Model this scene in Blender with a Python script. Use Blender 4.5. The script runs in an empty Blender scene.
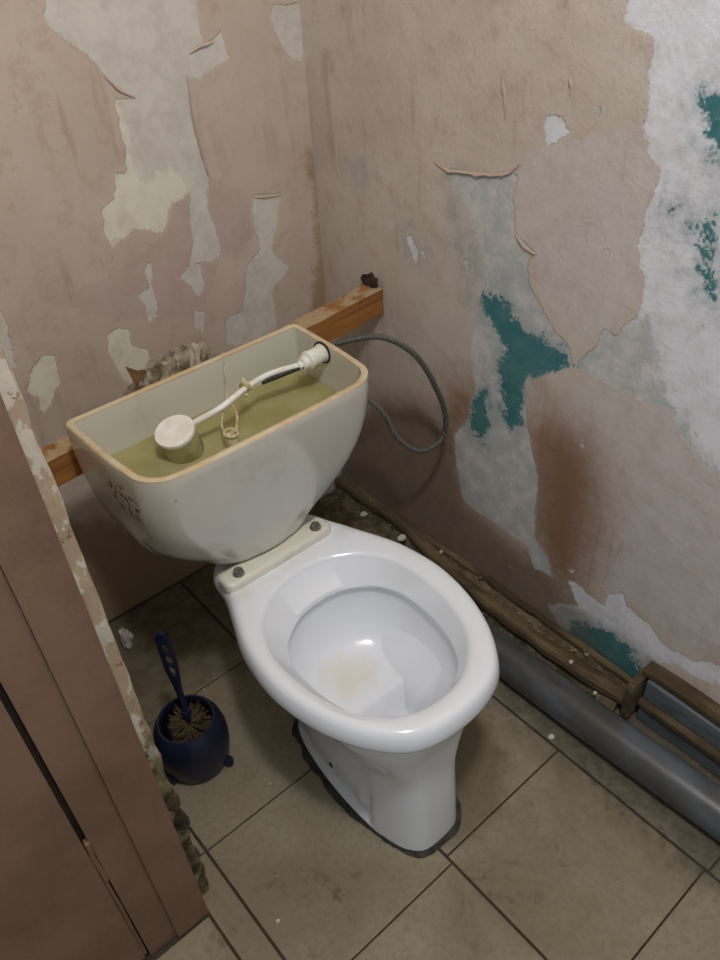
import bpy, bmesh, math, random
import numpy as np
from mathutils import Vector, Matrix, noise
random.seed(7)
S = bpy.context.scene
COL = S.collection

# ------------------------------------------------------------------ camera
FPX, YAW, PITCH, ROLL = 785.82, 0.666858, 0.676020, 0.0691621
CAM = Vector((-0.473881, -0.426949, 1.344870))
fwd = Vector((math.sin(YAW)*math.cos(PITCH), math.cos(YAW)*math.cos(PITCH), -math.sin(PITCH)))
rgt = Vector((math.cos(YAW), -math.sin(YAW), 0)); dwn = fwd.cross(rgt)
rg2 = math.cos(ROLL)*rgt + math.sin(ROLL)*dwn
dw2 = -math.sin(ROLL)*rgt + math.cos(ROLL)*dwn
cd = bpy.data.cameras.new('camera'); co = bpy.data.objects.new('camera', cd); COL.objects.link(co)
M = Matrix((rg2, -dw2, -fwd)).transposed().to_4x4(); M.translation = CAM
co.matrix_world = M
cd.sensor_fit = 'VERTICAL'; cd.sensor_height = 36; cd.lens = FPX*36/960; cd.clip_start = 0.02
S.camera = co

# ------------------------------------------------------------------ light and exposure
W = bpy.data.worlds.new('world'); S.world = W; W.use_nodes = True
W.node_tree.nodes['Background'].inputs[0].default_value = (0.86, 0.94, 1.0, 1)
W.node_tree.nodes['Background'].inputs[1].default_value = 0.33
def lamp(name, loc, power, radius, color):
    l = bpy.data.lights.new(name, 'POINT'); l.energy = power; l.shadow_soft_size = radius; l.color = color
    o = bpy.data.objects.new(name, l); COL.objects.link(o); o.location = loc; return o
lamp('ceiling_lamp', (-0.29, -0.40, 2.20), 45, 0.07, (0.97, 0.97, 1.0))
S.view_settings.view_transform = 'Standard'; S.view_settings.look = 'None'
S.view_settings.gamma = 1; S.view_settings.use_curve_mapping = False
S.view_settings.exposure = 0.0

# ------------------------------------------------------------------ helpers
def px(u, v, ax, val):
    """pixel -> point on the plane axis=val"""
    d = rg2*((u-360)/FPX) + dw2*((v-480)/FPX) + fwd
    t = (val - CAM[ax]) / d[ax]
    return CAM + d*t
def lin(c):
    c = c/255.0
    return c/12.92 if c <= .04045 else ((c+.055)/1.055)**2.4
def rgb(r, g, b): return (lin(r), lin(g), lin(b), 1)
def tag(o, label=None, cat=None, group=None, kind=None):
    if label: o['label'] = label
    if cat: o['category'] = cat
    if group: o['group'] = group
    if kind: o['kind'] = kind
    return o
def link(name, me, mat=None, parent=None, smooth=True):
    o = bpy.data.objects.new(name, me); COL.objects.link(o)
    if mat and not me.materials: me.materials.append(mat)
    if parent: o.parent = parent
    if smooth:
        for p in me.polygons: p.use_smooth = True
        me.set_sharp_from_angle(angle=math.radians(48))
    return o
def empty(name, loc=(0, 0, 0)):
    o = bpy.data.objects.new(name, None); COL.objects.link(o); o.location = loc; o.empty_display_size = .05
    return o
def mesh(name, v, f):
    me = bpy.data.meshes.new(name); me.from_pydata([tuple(a) for a in v], [], f); me.update(); return me
def fixn(me):
    bm = bmesh.new(); bm.from_mesh(me); bmesh.ops.recalc_face_normals(bm, faces=bm.faces); bm.to_mesh(me); bm.free(); return me
def loft(name, rings, cap0=False, cap1=False):
    n = len(rings[0]); v = [p for r in rings for p in r]; f = []
    for i in range(len(rings)-1):
        for j in range(n):
            k = (j+1) % n
            f.append((i*n+j, i*n+k, (i+1)*n+k, (i+1)*n+j))
    if cap0: f.append(tuple(range(n))[::-1])
    if cap1: f.append(tuple((len(rings)-1)*n+j for j in range(n)))
    return fixn(mesh(name, v, f))
def box_bm(bm, lo, hi, jit=0):
    vs = []
    for x in (lo[0], hi[0]):
        for y in (lo[1], hi[1]):
            for z in (lo[2], hi[2]):
                vs.append(bm.verts.new((x+random.uniform(-jit, jit), y+random.uniform(-jit, jit), z+random.uniform(-jit, jit))))
    for q in ((0,1,3,2),(4,6,7,5),(0,4,5,1),(2,3,7,6),(0,2,6,4),(1,5,7,3)):
        bm.faces.new([vs[i] for i in q])
def box(name, lo, hi, mat, parent=None, bev=0.002, seg=2, jit=0, sub=None, wob=0):
    bm = bmesh.new(); box_bm(bm, lo, hi, jit)
    if sub:                       # cut lengthwise and roughen for worn timber
        ax, n = sub
        for i in range(1, n):
            c = [0, 0, 0]; c[ax] = lo[ax]+(hi[ax]-lo[ax])*i/n; nn = [0, 0, 0]; nn[ax] = 1
            bmesh.ops.bisect_plane(bm, geom=bm.verts[:]+bm.edges[:]+bm.faces[:], plane_co=c, plane_no=nn)
    if bev:
        es = [e for e in bm.edges if len(e.link_faces) == 2 and e.calc_face_angle() > .6]
        bmesh.ops.bevel(bm, geom=es, offset=bev, segments=seg, affect='EDGES', profile=.5)
    if wob:
        for v in bm.verts:
            d = noise.noise_vector(v.co*38)*wob + noise.noise_vector(v.co*11+Vector((3, 1, 2)))*wob*1.5
            v.co += d
    bmesh.ops.recalc_face_normals(bm, faces=bm.faces)
    me = bpy.data.meshes.new(name); bm.to_mesh(me); bm.free()
    return link(name, me, mat, parent, smooth=False)
def catmull(pts, m, closed=False):
    P = [Vector(p) for p in pts]; n = len(P); out = []
    rng = range(n if closed else n-1)
    for i in rng:
        if closed: a, b, c, d = P[(i-1) % n], P[i], P[(i+1) % n], P[(i+2) % n]
        else: a, b, c, d = P[max(i-1, 0)], P[i], P[i+1], P[min(i+2, n-1)]
        for k in range(m):
            t = k/m
            out.append(.5*((2*b)+(c-a)*t+(2*a-5*b+4*c-d)*t*t+(3*b-a-3*c+d)*t**3))
    if not closed: out.append(P[-1])
    return out
def tube(name, path, rad, mat, parent=None, n=12, cap=True, flat=1.0):
    path = [Vector(p) for p in path]; rings = []
    T = (path[1]-path[0]).normalized(); up = Vector((0, 0, 1)) if abs(T.z) < .9 else Vector((1, 0, 0))
    N = T.cross(up).normalized()
    for i, p in enumerate(path):
        a = path[max(i-1, 0)]; b = path[min(i+1, len(path)-1)]; T = (b-a).normalized()
        N = (N - T*N.dot(T)).normalized(); B = T.cross(N)
        r = rad(i/(len(path)-1)) if callable(rad) else rad
        rings.append([p+N*(r*math.cos(2*math.pi*j/n))+B*(r*flat*math.sin(2*math.pi*j/n)) for j in range(n)])
    return link(name, loft(name, rings, cap, cap), mat, parent)
def lathe(name, prof, mat, parent=None, n=32, axis=Vector((0, 0, 1)), org=Vector((0, 0, 0))):
    q = Vector((0, 0, 1)).rotation_difference(axis); rings = []
    for r, z in prof:
        rings.append([org+q @ Vector((r*math.cos(2*math.pi*j/n), r*math.sin(2*math.pi*j/n), z)) for j in range(n)])
    return link(name, loft(name, rings, prof[0][0] > 0, prof[-1][0] > 0), mat, parent)
def resample(poly, n):
    P = [Vector(p) for p in poly]; L = [0]
    for i in range(len(P)): L.append(L[-1]+(P[(i+1) % len(P)]-P[i]).length)
    out = []; k = 0
    for j in range(n):
        s = L[-1]*j/n
        while L[k+1] < s: k += 1
        t = (s-L[k])/max(1e-9, L[k+1]-L[k]); out.append(P[k].lerp(P[(k+1) % len(P)], t))
    return out
def sym(half, m=8):
    """half outline [(dx,y)...] from front centre to back centre -> closed smooth loop of 2D vectors"""
    pts = [Vector((a, b, 0)) for a, b in half]+[Vector((-a, b, 0)) for a, b in half[-2:0:-1]]
    return catmull(pts, m, True)
def ss(a, b, x):
    t = min(1, max(0, (x-a)/(b-a))); return t*t*(3-2*t)

# ------------------------------------------------------------------ materials
class NT:
    def __init__(self, name):
        self.m = bpy.data.materials.new(name); self.m.use_nodes = True
        self.t = self.m.node_tree; self.b = self.t.nodes['Principled BSDF']
        self.tc = self.t.nodes.new('ShaderNodeTexCoord')
    def n(self, typ, **k):
        x = self.t.nodes.new(typ)
        for a, v in k.items(): setattr(x, a, v)
        return x
    def l(self, a, b): self.t.links.new(a, b)
    def put(self, sock, v):
        if hasattr(v, 'links'): self.l(v, sock)
        else: sock.default_value = v
    def noise(self, scale, detail=4, rough=.6, vec=None, stretch=None, dist=0):
        x = self.n('ShaderNodeTexNoise'); x.inputs['Scale'].default_value = scale
        x.inputs['Detail'].default_value = detail; x.inputs['Roughness'].default_value = rough; x.inputs['Distortion'].default_value = dist
        v = vec or self.tc.outputs['Object']
        if stretch:
            mp = self.n('ShaderNodeMapping'); mp.inputs['Scale'].default_value = stretch; self.l(v, mp.inputs[0]); v = mp.outputs[0]
        self.l(v, x.inputs['Vector']); return x.outputs['Fac']
    def math(self, op, a, b=0.0, c=None, clamp=False):
        x = self.n('ShaderNodeMath', operation=op, use_clamp=clamp); self.put(x.inputs[0], a); self.put(x.inputs[1], b)
        if c is not None: self.put(x.inputs[2], c)
        return x.outputs[0]
    def ramp(self, v, lo, hi, a=0.0, b=1.0):
        x = self.n('ShaderNodeMapRange', interpolation_type='SMOOTHSTEP'); self.put(x.inputs[0], v)
        for i, q in enumerate((lo, hi, a, b)): x.inputs[i+1].default_value = q
        return x.outputs[0]
    def mix(self, f, a, b, mode='MIX'):
        x = self.n('ShaderNodeMix', data_type='RGBA', blend_type=mode, clamp_factor=True)
        self.put(x.inputs['Factor'], f); self.put(x.inputs['A'], a); self.put(x.inputs['B'], b); return x.outputs['Result']
    def attr(self, name):
        x = self.n('ShaderNodeAttribute'); x.attribute_name = name; return x.outputs['Fac']
    def bump(self, h, dist=.001, strength=1.0):
        x = self.n('ShaderNodeBump'); x.inputs['Distance'].default_value = dist; x.inputs['Strength'].default_value = strength
        self.l(h, x.inputs['Height']); self.l(x.outputs[0], self.b.inputs['Normal'])
    def out(self, col, rough=.6, spec=.5, coat=0):
        self.put(self.b.inputs['Base Color'], col); self.put(self.b.inputs['Roughness'], rough)
        self.b.inputs['Specular IOR Level'].default_value = spec
        if coat: self.b.inputs['Coat Weight'].default_value = coat; self.b.inputs['Coat Roughness'].default_value = .06
        return self.m
def simple(name, c1, c2, scale=20, rough=.6, spec=.4, bump=0, bscale=80, stretch=None, coat=0, lo=.35, hi=.65):
    t = NT(name); f = t.ramp(t.noise(scale, 5, .65, stretch=stretch), lo, hi)
    c = t.mix(f, c1, c2)
    if bump: t.bump(t.noise(bscale, 4, .6, stretch=stretch), bump)
    return t.out(c, rough, spec, coat)

def mat_porcelain(name, base, stain, amount, speck=None, edge=None):
    t = NT(name)
    f = t.ramp(t.noise(9, 5, .7), .52, .8, 0, amount)
    c = t.mix(f, base, stain)
    if speck:
        v = t.n('ShaderNodeTexVoronoi'); v.inputs['Scale'].default_value = 26; t.l(t.tc.outputs['Object'], v.inputs['Vector'])
        k = t.math('LESS_THAN', v.outputs['Distance'], .045)
        k2 = t.math('GREATER_THAN', t.n('ShaderNodeSeparateColor').outputs[0], 2)  # placeholder, replaced below
        sc = t.n('ShaderNodeSeparateColor'); t.l(v.outputs['Color'], sc.inputs[0])
        k2 = t.math('GREATER_THAN', sc.outputs[0], .86)
        c = t.mix(t.math('MULTIPLY', k, k2), c, speck)
    if edge: c = edge(t, c)
    return t.out(c, .12, .5, .4)
def bowl_stain(t, c):
    # yellowish lime stain lying on the shelf of the bowl
    s = t.n('ShaderNodeSeparateXYZ'); t.l(t.tc.outputs['Object'], s.inputs[0])
    dx = t.math('DIVIDE', t.math('SUBTRACT', s.outputs[0], .012), .065)
    dy = t.math('DIVIDE', t.math('SUBTRACT', s.outputs[1], .262), .055)
    d = t.math('ADD', t.math('MULTIPLY', dx, dx), t.math('MULTIPLY', dy, dy))
    d = t.math('ADD', d, t.math('MULTIPLY', t.noise(30, 3), 1.2))
    low = t.math('LESS_THAN', s.outputs[2], .30)
    c = t.mix(t.math('MULTIPLY', t.ramp(d, 1.7, .3), t.math('MULTIPLY', low, .55)), c, rgb(214, 205, 168))
    # rusty smear beside the fixing bar
    e = t.math('DIVIDE', t.math('SUBTRACT', s.outputs[1], .41), .03)
    e = t.math('ADD', t.math('MULTIPLY', e, e), t.math('MULTIPLY', t.noise(22, 4), 2.2))
    hi_ = t.math('GREATER_THAN', s.outputs[2], .385)
    c = t.mix(t.math('MULTIPLY', t.ramp(e, 1.6, .4), t.math('MULTIPLY', hi_, .35)), c, rgb(190, 170, 120))
    return c
def cist_edge(t, c):
    # ochre lime deposit on the bare clay top edge and brown chips of an old transfer
    s = t.n('ShaderNodeSeparateXYZ'); t.l(t.tc.outputs['Object'], s.inputs[0])
    z = t.math('ADD', s.outputs[2], t.math('MULTIPLY', t.math('SUBTRACT', t.noise(40, 4), .5), .006))
    c = t.mix(t.ramp(z, .6945, .6975, 0, .9), c, t.mix(t.ramp(t.noise(25, 4), .35, .65), rgb(196, 166, 122), rgb(205, 192, 160)))
    # patch of worn brown print on the left flank
    dx = t.math('DIVIDE', t.math('SUBTRACT', s.outputs[0], -.19), .03)
    dy = t.math('DIVIDE', t.math('SUBTRACT', s.outputs[1], .47), .045)
    dz = t.math('DIVIDE', t.math('SUBTRACT', s.outputs[2], .637), .035)
    d = t.math('ADD', t.math('ADD', t.math('MULTIPLY', dx, dx), t.math('MULTIPLY', dy, dy)), t.math('MULTIPLY', dz, dz))
    k = t.math('MULTIPLY', t.ramp(d, 1.2, .6), t.ramp(t.noise(75, 3, .6), .50, .58))
    c = t.mix(t.math('MULTIPLY', k, .85), c, rgb(112, 84, 58))
    return c
M_PAN = mat_porcelain('porcelain_white', rgb(232, 235, 240), rgb(214, 209, 192), .25, rgb(90, 74, 60), bowl_stain)
M_CIS = mat_porcelain('porcelain_cream', rgb(204, 201, 188), rgb(182, 172, 146), .6, rgb(110, 92, 70), cist_edge)
M_BAR = mat_porcelain('porcelain_bar', rgb(222, 218, 204), rgb(176, 150, 104), .6)
M_PLASTIC = simple('white_plastic', rgb(236, 235, 230), rgb(222, 218, 204), 40, .4)
M_LIMED = simple('limed_plastic', rgb(214, 202, 168), rgb(170, 152, 100), 60, .6, bump=.0008, bscale=200)
M_GRIME_PL = simple('float_side', rgb(186, 182, 140), rgb(150, 146, 92), 30, .5)
M_BLACK = simple('black_rubber', rgb(30, 28, 26), rgb(48, 40, 32), 30, .6)
M_BOLT = simple('corroded_bolt', rgb(70, 66, 60), rgb(128, 120, 108), 160, .5, bump=.0006, bscale=300)
M_BRAID = None
M_BLUE = simple('navy_plastic', rgb(23, 25, 48), rgb(30, 33, 58), 15, .38)
M_BRIS = simple('bristle', rgb(104, 88, 56), rgb(70, 56, 36), 60, .9)
M_SEAL = simple('dark_putty', rgb(70, 66, 60), rgb(42, 38, 34), 40, .9, bump=.003, bscale=90)
M_GROUT = simple('grout', rgb(58, 50, 40), rgb(76, 66, 52), 25, .95, bump=.002, bscale=120)
M_PIPE = simple('grey_pipe', rgb(92, 98, 106), rgb(66, 65, 60), 9, .36, .5, stretch=(1, .4, 1), lo=.4, hi=.68)
M_CHIP = simple('paint_chip', rgb(205, 202, 194), rgb(180, 172, 158), 60, .8, bump=.001, bscale=150)
M_BLUEWOOD = simple('blue_painted_board', rgb(104, 112, 116), rgb(70, 78, 80), 16, .6, bump=.0015, bscale=60, stretch=(1, .4, 1))
M_RAG = simple('rag_cloth', rgb(180, 170, 148), rgb(98, 84, 62), 34, .95, bump=.002, bscale=140)
M_RUST = simple('rust', rgb(74, 54, 38), rgb(40, 30, 24), 60, .9, bump=.003, bscale=150)
M_WEATH = simple('weathered_batten', rgb(112, 96, 72), rgb(70, 56, 38), 24, .9, bump=.003, bscale=70, stretch=(1, .25, 1))
M_CRUMB = simple('crumb', rgb(150, 138, 112), rgb(82, 68, 46), 60, .95, lo=.42, hi=.58)
M_BROWN = simple('brown_card', rgb(126, 90, 54), rgb(104, 72, 42), 40, .9)

def mat_beam():
    t = NT('raw_timber')
    g = t.noise(30, 5, .6, stretch=(.12, 1.6, 1.6), dist=.6)
    c = t.mix(t.ramp(g, .3, .7), rgb(172, 116, 58), rgb(126, 82, 40))
    c = t.mix(t.ramp(t.noise(14, 5, .7), .58, .72, 0, .5), c, rgb(84, 58, 34))
    ge = t.n('ShaderNodeNewGeometry'); sz = t.n('ShaderNodeSeparateXYZ'); t.l(ge.outputs['Normal'], sz.inputs[0])
    du = t.math('MULTIPLY', t.ramp(sz.outputs[2], .5, .9), t.ramp(t.noise(34, 6, .7), .38, .55))
    c = t.mix(t.math('MULTIPLY', du, .8), c, rgb(178, 160, 128))
    t.bump(g, .001); return t.out(c, .75, .3)
M_BEAM = mat_beam()
def mat_red():
    t = NT('brown_red_paint')
    c = t.mix(t.ramp(t.noise(7, 5, .6), .35, .7), rgb(132, 103, 84), rgb(113, 87, 69))
    v = t.ramp(t.noise(55, 5, .75), .68, .74)
    c = t.mix(t.math('MULTIPLY', v, .6), c, rgb(92, 70, 56))
    h = t.noise(160, 3, .5, stretch=(1, 1, .5)); t.bump(h, .0012)
    return t.out(c, .48, .4)
M_RED = mat_red()
def mat_plaster_edge():
    t = NT('flaking_edge_paint')
    n1 = t.noise(28, 6, .65, stretch=(1, 1, .6))
    c = t.mix(t.ramp(n1, .5, .54), rgb(176, 156, 130), rgb(204, 196, 182))
    c = t.mix(t.ramp(t.noise(46, 6, .7), .60, .66), c, rgb(132, 104, 74))
    s = t.n('ShaderNodeSeparateXYZ'); t.l(t.tc.outputs['Object'], s.inputs[0])
    e = t.math('ADD', s.outputs[2], t.math('MULTIPLY', t.math('SUBTRACT', n1, .5), .5))
    c = t.mix(t.ramp(e, .50, .38), c, t.mix(t.ramp(t.noise(40, 5), .42, .58), rgb(122, 112, 84), rgb(74, 64, 46)))
    t.bump(n1, .004); return t.out(c, .85, .2)
M_EDGE = mat_plaster_edge()
def mat_tile():
    t = NT('stone_tile')
    c = t.mix(t.ramp(t.noise(5, 5, .6), .35, .65), rgb(150, 140, 118), rgb(134, 122, 100))
    c = t.mix(t.ramp(t.noise(90, 4, .6), .4, .7, 0, .5), c, rgb(120, 108, 88))
    d = t.math('MULTIPLY', t.ramp(t.noise(4.5, 4, .6), .52, .68), t.ramp(t.noise(48, 6, .75), .50, .62))
    c = t.mix(t.math('MULTIPLY', d, .8), c, rgb(80, 68, 50))
    e = t.ramp(t.noise(3.1, 3, .5), .45, .72, 0, .45)
    c = t.mix(e, c, rgb(112, 96, 70))
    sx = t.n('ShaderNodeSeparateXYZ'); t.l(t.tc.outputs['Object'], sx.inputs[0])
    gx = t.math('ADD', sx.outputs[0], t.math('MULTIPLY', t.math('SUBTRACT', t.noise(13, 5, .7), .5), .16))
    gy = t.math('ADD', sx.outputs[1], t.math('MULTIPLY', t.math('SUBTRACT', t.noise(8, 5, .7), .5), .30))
    c = t.mix(t.ramp(gy, .50, .70, 0, .75), c, t.mix(t.ramp(t.noise(30, 5), .4, .6), rgb(72, 62, 46), rgb(98, 86, 66)))  # rear tiles darkened: grime, with the shade under the cistern painted in
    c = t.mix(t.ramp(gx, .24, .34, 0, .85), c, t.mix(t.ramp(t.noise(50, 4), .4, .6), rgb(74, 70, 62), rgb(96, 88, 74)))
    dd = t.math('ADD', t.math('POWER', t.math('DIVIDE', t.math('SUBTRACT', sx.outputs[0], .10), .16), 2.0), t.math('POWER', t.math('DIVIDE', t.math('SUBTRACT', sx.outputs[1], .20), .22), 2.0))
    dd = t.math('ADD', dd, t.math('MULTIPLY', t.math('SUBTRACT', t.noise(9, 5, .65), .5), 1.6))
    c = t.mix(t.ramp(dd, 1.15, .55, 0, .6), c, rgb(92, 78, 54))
    t.bump(t.noise(70, 5, .6), .0008)
    return t.out(c, t.ramp(t.noise(20, 4), .3, .7, .45, .7), .35)
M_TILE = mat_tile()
def mat_dirtfloor():
    t = NT('dirty_screed')
    n1 = t.noise(26, 6, .7)
    c = t.mix(t.ramp(n1, .4, .6), rgb(84, 72, 54), rgb(116, 104, 82))
    c = t.mix(t.ramp(t.noise(60, 6, .8), .62, .68), c, rgb(160, 150, 132))
    t.bump(n1, .006); return t.out(c, .95, .2)
M_SCREED = mat_dirtfloor()
def mat_water():
    t = NT('cistern_water')
    for n in list(t.t.nodes):
        if n.type == 'BSDF_PRINCIPLED': t.t.nodes.remove(n)
    o = [n for n in t.t.nodes if n.type == 'OUTPUT_MATERIAL'][0]
    tr = t.n('ShaderNodeBsdfTransparent'); tr.inputs[0].default_value = (.80, .79, .50, 1)
    df = t.n('ShaderNodeBsdfDiffuse'); t.l(t.mix(t.ramp(t.noise(14, 4), .35, .65), rgb(206, 200, 146), rgb(188, 180, 122)), df.inputs[0])
    gl = t.n('ShaderNodeBsdfGlossy'); gl.inputs['Roughness'].default_value = .03
    m1 = t.n('ShaderNodeMixShader'); m1.inputs[0].default_value = .55; t.l(tr.outputs[0], m1.inputs[1]); t.l(df.outputs[0], m1.inputs[2])
    fr = t.n('ShaderNodeFresnel'); fr.inputs[0].default_value = 1.33
    m2 = t.n('ShaderNodeMixShader'); t.l(fr.outputs[0], m2.inputs[0]); t.l(m1.outputs[0], m2.inputs[1]); t.l(gl.outputs[0], m2.inputs[2])
    t.l(m2.outputs[0], o.inputs[0]); return t.m
M_WATER = mat_water()
def mat_braid():
    t = NT('braided_hose')
    w = t.n('ShaderNodeTexWave'); w.inputs['Scale'].default_value = 90; w.inputs['Distortion'].default_value = 2
    t.l(t.tc.outputs['Object'], w.inputs['Vector'])
    c = t.mix(w.outputs['Fac'], rgb(76, 74, 68), rgb(124, 122, 114)); t.bump(w.outputs['Fac'], .001)
    t.b.inputs['Metallic'].default_value = .4
    return t.out(c, .45)
M_BRAID = mat_braid()

# ------------------------------------------------------------------ walls with paint layers
XR, YB, XL, YF, HT = 0.508, 0.900, -0.328, 0.235, 2.45
SDF_CLIP = .12
def sdf(P, polys):
    """signed distance (inside positive) of 2D points P to a set of polygons"""
    best = np.full(len(P), -9.0)
    for poly in polys:
        A = np.array(poly); B = np.roll(A, -1, 0); d2 = np.full(len(P), 1e9); ins = np.zeros(len(P), bool)
        for a, b in zip(A, B):
            e = b-a; w = P-a; t = np.clip((w@e)/max(1e-12, e@e), 0, 1)
            d2 = np.minimum(d2, ((w-t[:, None]*e)**2).sum(1))
            c = ((a[1] > P[:, 1]) != (b[1] > P[:, 1]))
            with np.errstate(divide='ignore', invalid='ignore'):
                xi = (b[0]-a[0])*(P[:, 1]-a[1])/(b[1]-a[1])+a[0]
            ins ^= c & (P[:, 0] < xi)
        s = np.sqrt(d2); best = np.maximum(best, np.where(ins, s, -s))
    return np.clip(best, -SDF_CLIP, SDF_CLIP)
def wall_mesh(name, axis, val, a0, a1, zs, masks, flip):
    """vertical wall on plane axis=val, fine grid, one float attribute per paint layer"""
    na = int((a1-a0)/.008)+1; As = np.linspace(a0, a1, na); Z = np.concatenate([np.arange(0, zs, .008), np.linspace(zs, HT, 6)])
    G = np.array([(a, z) for z in Z for a in As]); n = na
    v = [((val, a, z) if axis == 0 else (a, val, z)) for a, z in G]
    f = []
    for i in range(len(Z)-1):
        for j in range(n-1):
            q = (i*n+j, i*n+j+1, (i+1)*n+j+1, (i+1)*n+j); f.append(q[::-1] if flip else q)
    me = mesh(name, v, f)
    for k, polys in masks.items():
        at = me.attributes.new(k, 'FLOAT', 'POINT'); at.data.foreach_set('value', sdf(G, polys).astype(np.float32))
    return me
def onwall(axis, val):
    o = 1 if axis == 0 else 0
    def f(poly, sx=1, sy=None, ox=0, oy=0):
        out = []
        for u, v in poly:
            p = px(u/sx+ox, v/(sy or sx)+oy, axis, val); out.append((p[o], p[2]))
        return out
    return f

bw = onwall(1, YB)
back = dict(
 bare=[
  bw([(130,-130),(85,-60),(95,-20),(82,25),(95,55),(140,88),(185,120),(212,152),(240,178),(272,195),(228,200),(236,250),(250,300),(252,345),(230,345),(228,400),(202,415),(205,450),(220,500),(245,480),(270,455),(295,462),(328,465),(345,405),(378,390),(380,440),(385,490),(378,530),(445,515),(435,465),(415,415),(418,360),(405,310),(390,260),(385,200),(376,155),(400,158),(428,135),(462,118),(450,90),(440,55),(430,75),(410,85),(400,50),(397,-20),(380,-70),(330,-150)], 2),
  bw([(545,10),(600,5),(606,60),(604,125),(580,115),(555,80),(543,35)], 2),
  bw([(252,195),(281,193),(278,222),(272,250),(290,268),(272,290),(275,312),(278,345),(226,345),(225,320),(243,310),(247,265),(260,250),(253,222)]),
  bw([(185,268),(200,262),(205,285),(198,297),(190,285),(180,278)]),
  bw([(145,265),(152,262),(155,290),(158,315),(150,322),(145,305),(135,295),(148,290)]),
  bw([(106,335),(118,328),(131,330),(132,345),(148,350),(150,362),(140,390),(122,380),(108,352)]),
  bw([(30,372),(40,357),(55,354),(60,380),(50,405),(42,417),(37,397),(26,396)]),
  bw([(193,310),(205,312),(204,335),(196,330)]),
  bw([(-12,300),(6,318),(10,340),(16,366),(2,372),(-14,360)]),
  bw([(318,165),(327,163),(329,190),(321,205)]), bw([(321,225),(327,222),(328,252),(323,256)])],
 cream=[bw([(228,200),(240,215),(262,280),(272,320),(285,375),(310,350),(335,335),(362,345),(378,390),(345,405),(328,465),(295,462),(270,455),(245,480),(215,480),(205,450),(202,415),(228,400),(230,345),(252,345),(250,300),(236,250)], 2),
        bw([(60,320),(165,320),(165,400),(40,425),(20,400)])],
 pinker=[bw([(395,165),(410,300),(425,350),(500,395),(505,470),(480,525),(445,515),(430,560),(400,640),(230,640),(60,600),(200,560),(330,470),(350,400),(380,395),(378,300)], 2)],
 stain=[bw([(308,150),(330,150),(342,330),(310,330),(318,240)]), bw([(60,525),(100,520),(260,560),(230,620),(90,640)])])  # brown corner drips; lower area mixes grime with painted shade behind the cistern
rw = onwall(0, XR)
right = dict(
 bare=[
  rw([(640,-150),(618,-100),(634,-50),(627,-15),(624,23),(653,35),(653,52),(647,76),(650,99),(641,128),(650,152),(662,172),(653,192),(644,216),(638,251),(644,286),(638,315),(622,325),(616,338),(604,326),(598,345),(574,366),(601,380),(639,399),(671,410),(682,434),(698,461),(720,480),(800,520),(900,300),(900,-150)]),
  rw([(446,169),(470,172),(495,174),(519,169),(513,198),(516,233),(536,254),(528,262),(531,290),(552,325),(572,352),(574,366),(560,372),(534,380),(527,396),(528,429),(538,478),(534,537),(548,556),(553,577),(533,566),(528,546),(509,533),(482,514),(463,500),(457,467),(454,434),(470,418),(475,385),(470,350),(476,312),(486,282),(480,245),(470,212),(458,190)]),
  rw([(569,581),(577,582),(590,595),(605,607),(607,595),(622,590),(627,605),(640,617),(650,625),(660,640),(675,652),(680,651),(692,660),(712,662),(740,672),(740,690),(710,684),(695,677),(680,667),(664,664),(652,680),(640,700),(628,700),(612,677),(590,652),(567,637),(548,605),(562,603),(578,606)]),
  rw([(544,120),(556,112),(572,130),(560,142),(545,148)]),
  rw([(406,240),(410,234),(419,252),(416,264)]), rw([(462,262),(468,258),(470,276)]), rw([(420,252),(424,249),(426,262)]),
  rw([(596,104),(604,110),(598,116)]), rw([(568,82),(574,90),(570,96)]), rw([(606,247),(612,250),(609,258),(603,256)])],
 white=[rw([(600,-160),(900,-160),(900,300),(700,330),(655,325),(630,312),(638,251),(640,128)]),
        rw([(569,581),(590,580),(640,600),(690,650),(760,660),(760,700),(695,680),(664,660),(648,656),(617,632),(598,625),(575,606),(545,603)]),
        rw([(650,325),(720,320),(820,540),(712,468),(690,430),(668,396)]), rw([(540,105),(580,105),(580,150),(540,155)]), rw([(395,220),(430,220),(430,280),(395,280)])],
 wash=[rw([(447,172),(500,174),(512,240),(500,300),(478,330),(464,300),(452,262),(446,215)]), rw([(346,158),(370,154),(372,176),(352,192)]), rw([(398,228),(412,224),(428,250),(424,274),(412,268)])],
 teal=[rw([(474,301),(484,294),(498,291),(511,310),(528,331),(547,339),(571,358),(571,368),(547,375),(530,375),(522,391),(522,423),(511,434),(501,412),(502,385),(498,364),(503,347),(490,318)]),
       rw([(476,392),(486,390),(490,430),(480,440),(470,425)]),
       rw([(572,622),(590,625),(615,634),(630,647),(640,668),(637,682),(630,688),(612,675),(590,650),(567,635)]),
       rw([(703,95),(716,88),(735,100),(735,150),(712,155),(704,135)]), rw([(695,225),(712,218),(715,245),(706,260),(697,250)]), rw([(668,208),(676,207),(678,214),(670,217)]), rw([(700,268),(716,272),(714,300),(706,290)])],
 pinker=[rw([(530,150),(560,140),(640,128),(650,152),(662,172),(653,192),(644,216),(638,251),(644,286),(625,325),(598,345),(570,330),(545,300),(536,254),(516,233),(519,169)]),
         rw([(540,470),(560,400),(580,378),(601,380),(671,410),(720,480),(820,560),(760,665),(690,650),(640,610),(560,560)])],
 rust=[rw([(534,430),(560,425),(588,450),(596,490),(590,540),(575,585),(548,570),(536,520)]),
       rw([(455,392),(475,390),(470,420),(450,440),(448,410)])],
 grime_shade=[rw([(338,470),(345,420),(380,395),(420,400),(455,440),(470,505),(545,570),(600,625),(640,710),(560,690),(420,590)])])  # brown wall dirt, with the shade beside the cistern painted into it

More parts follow.
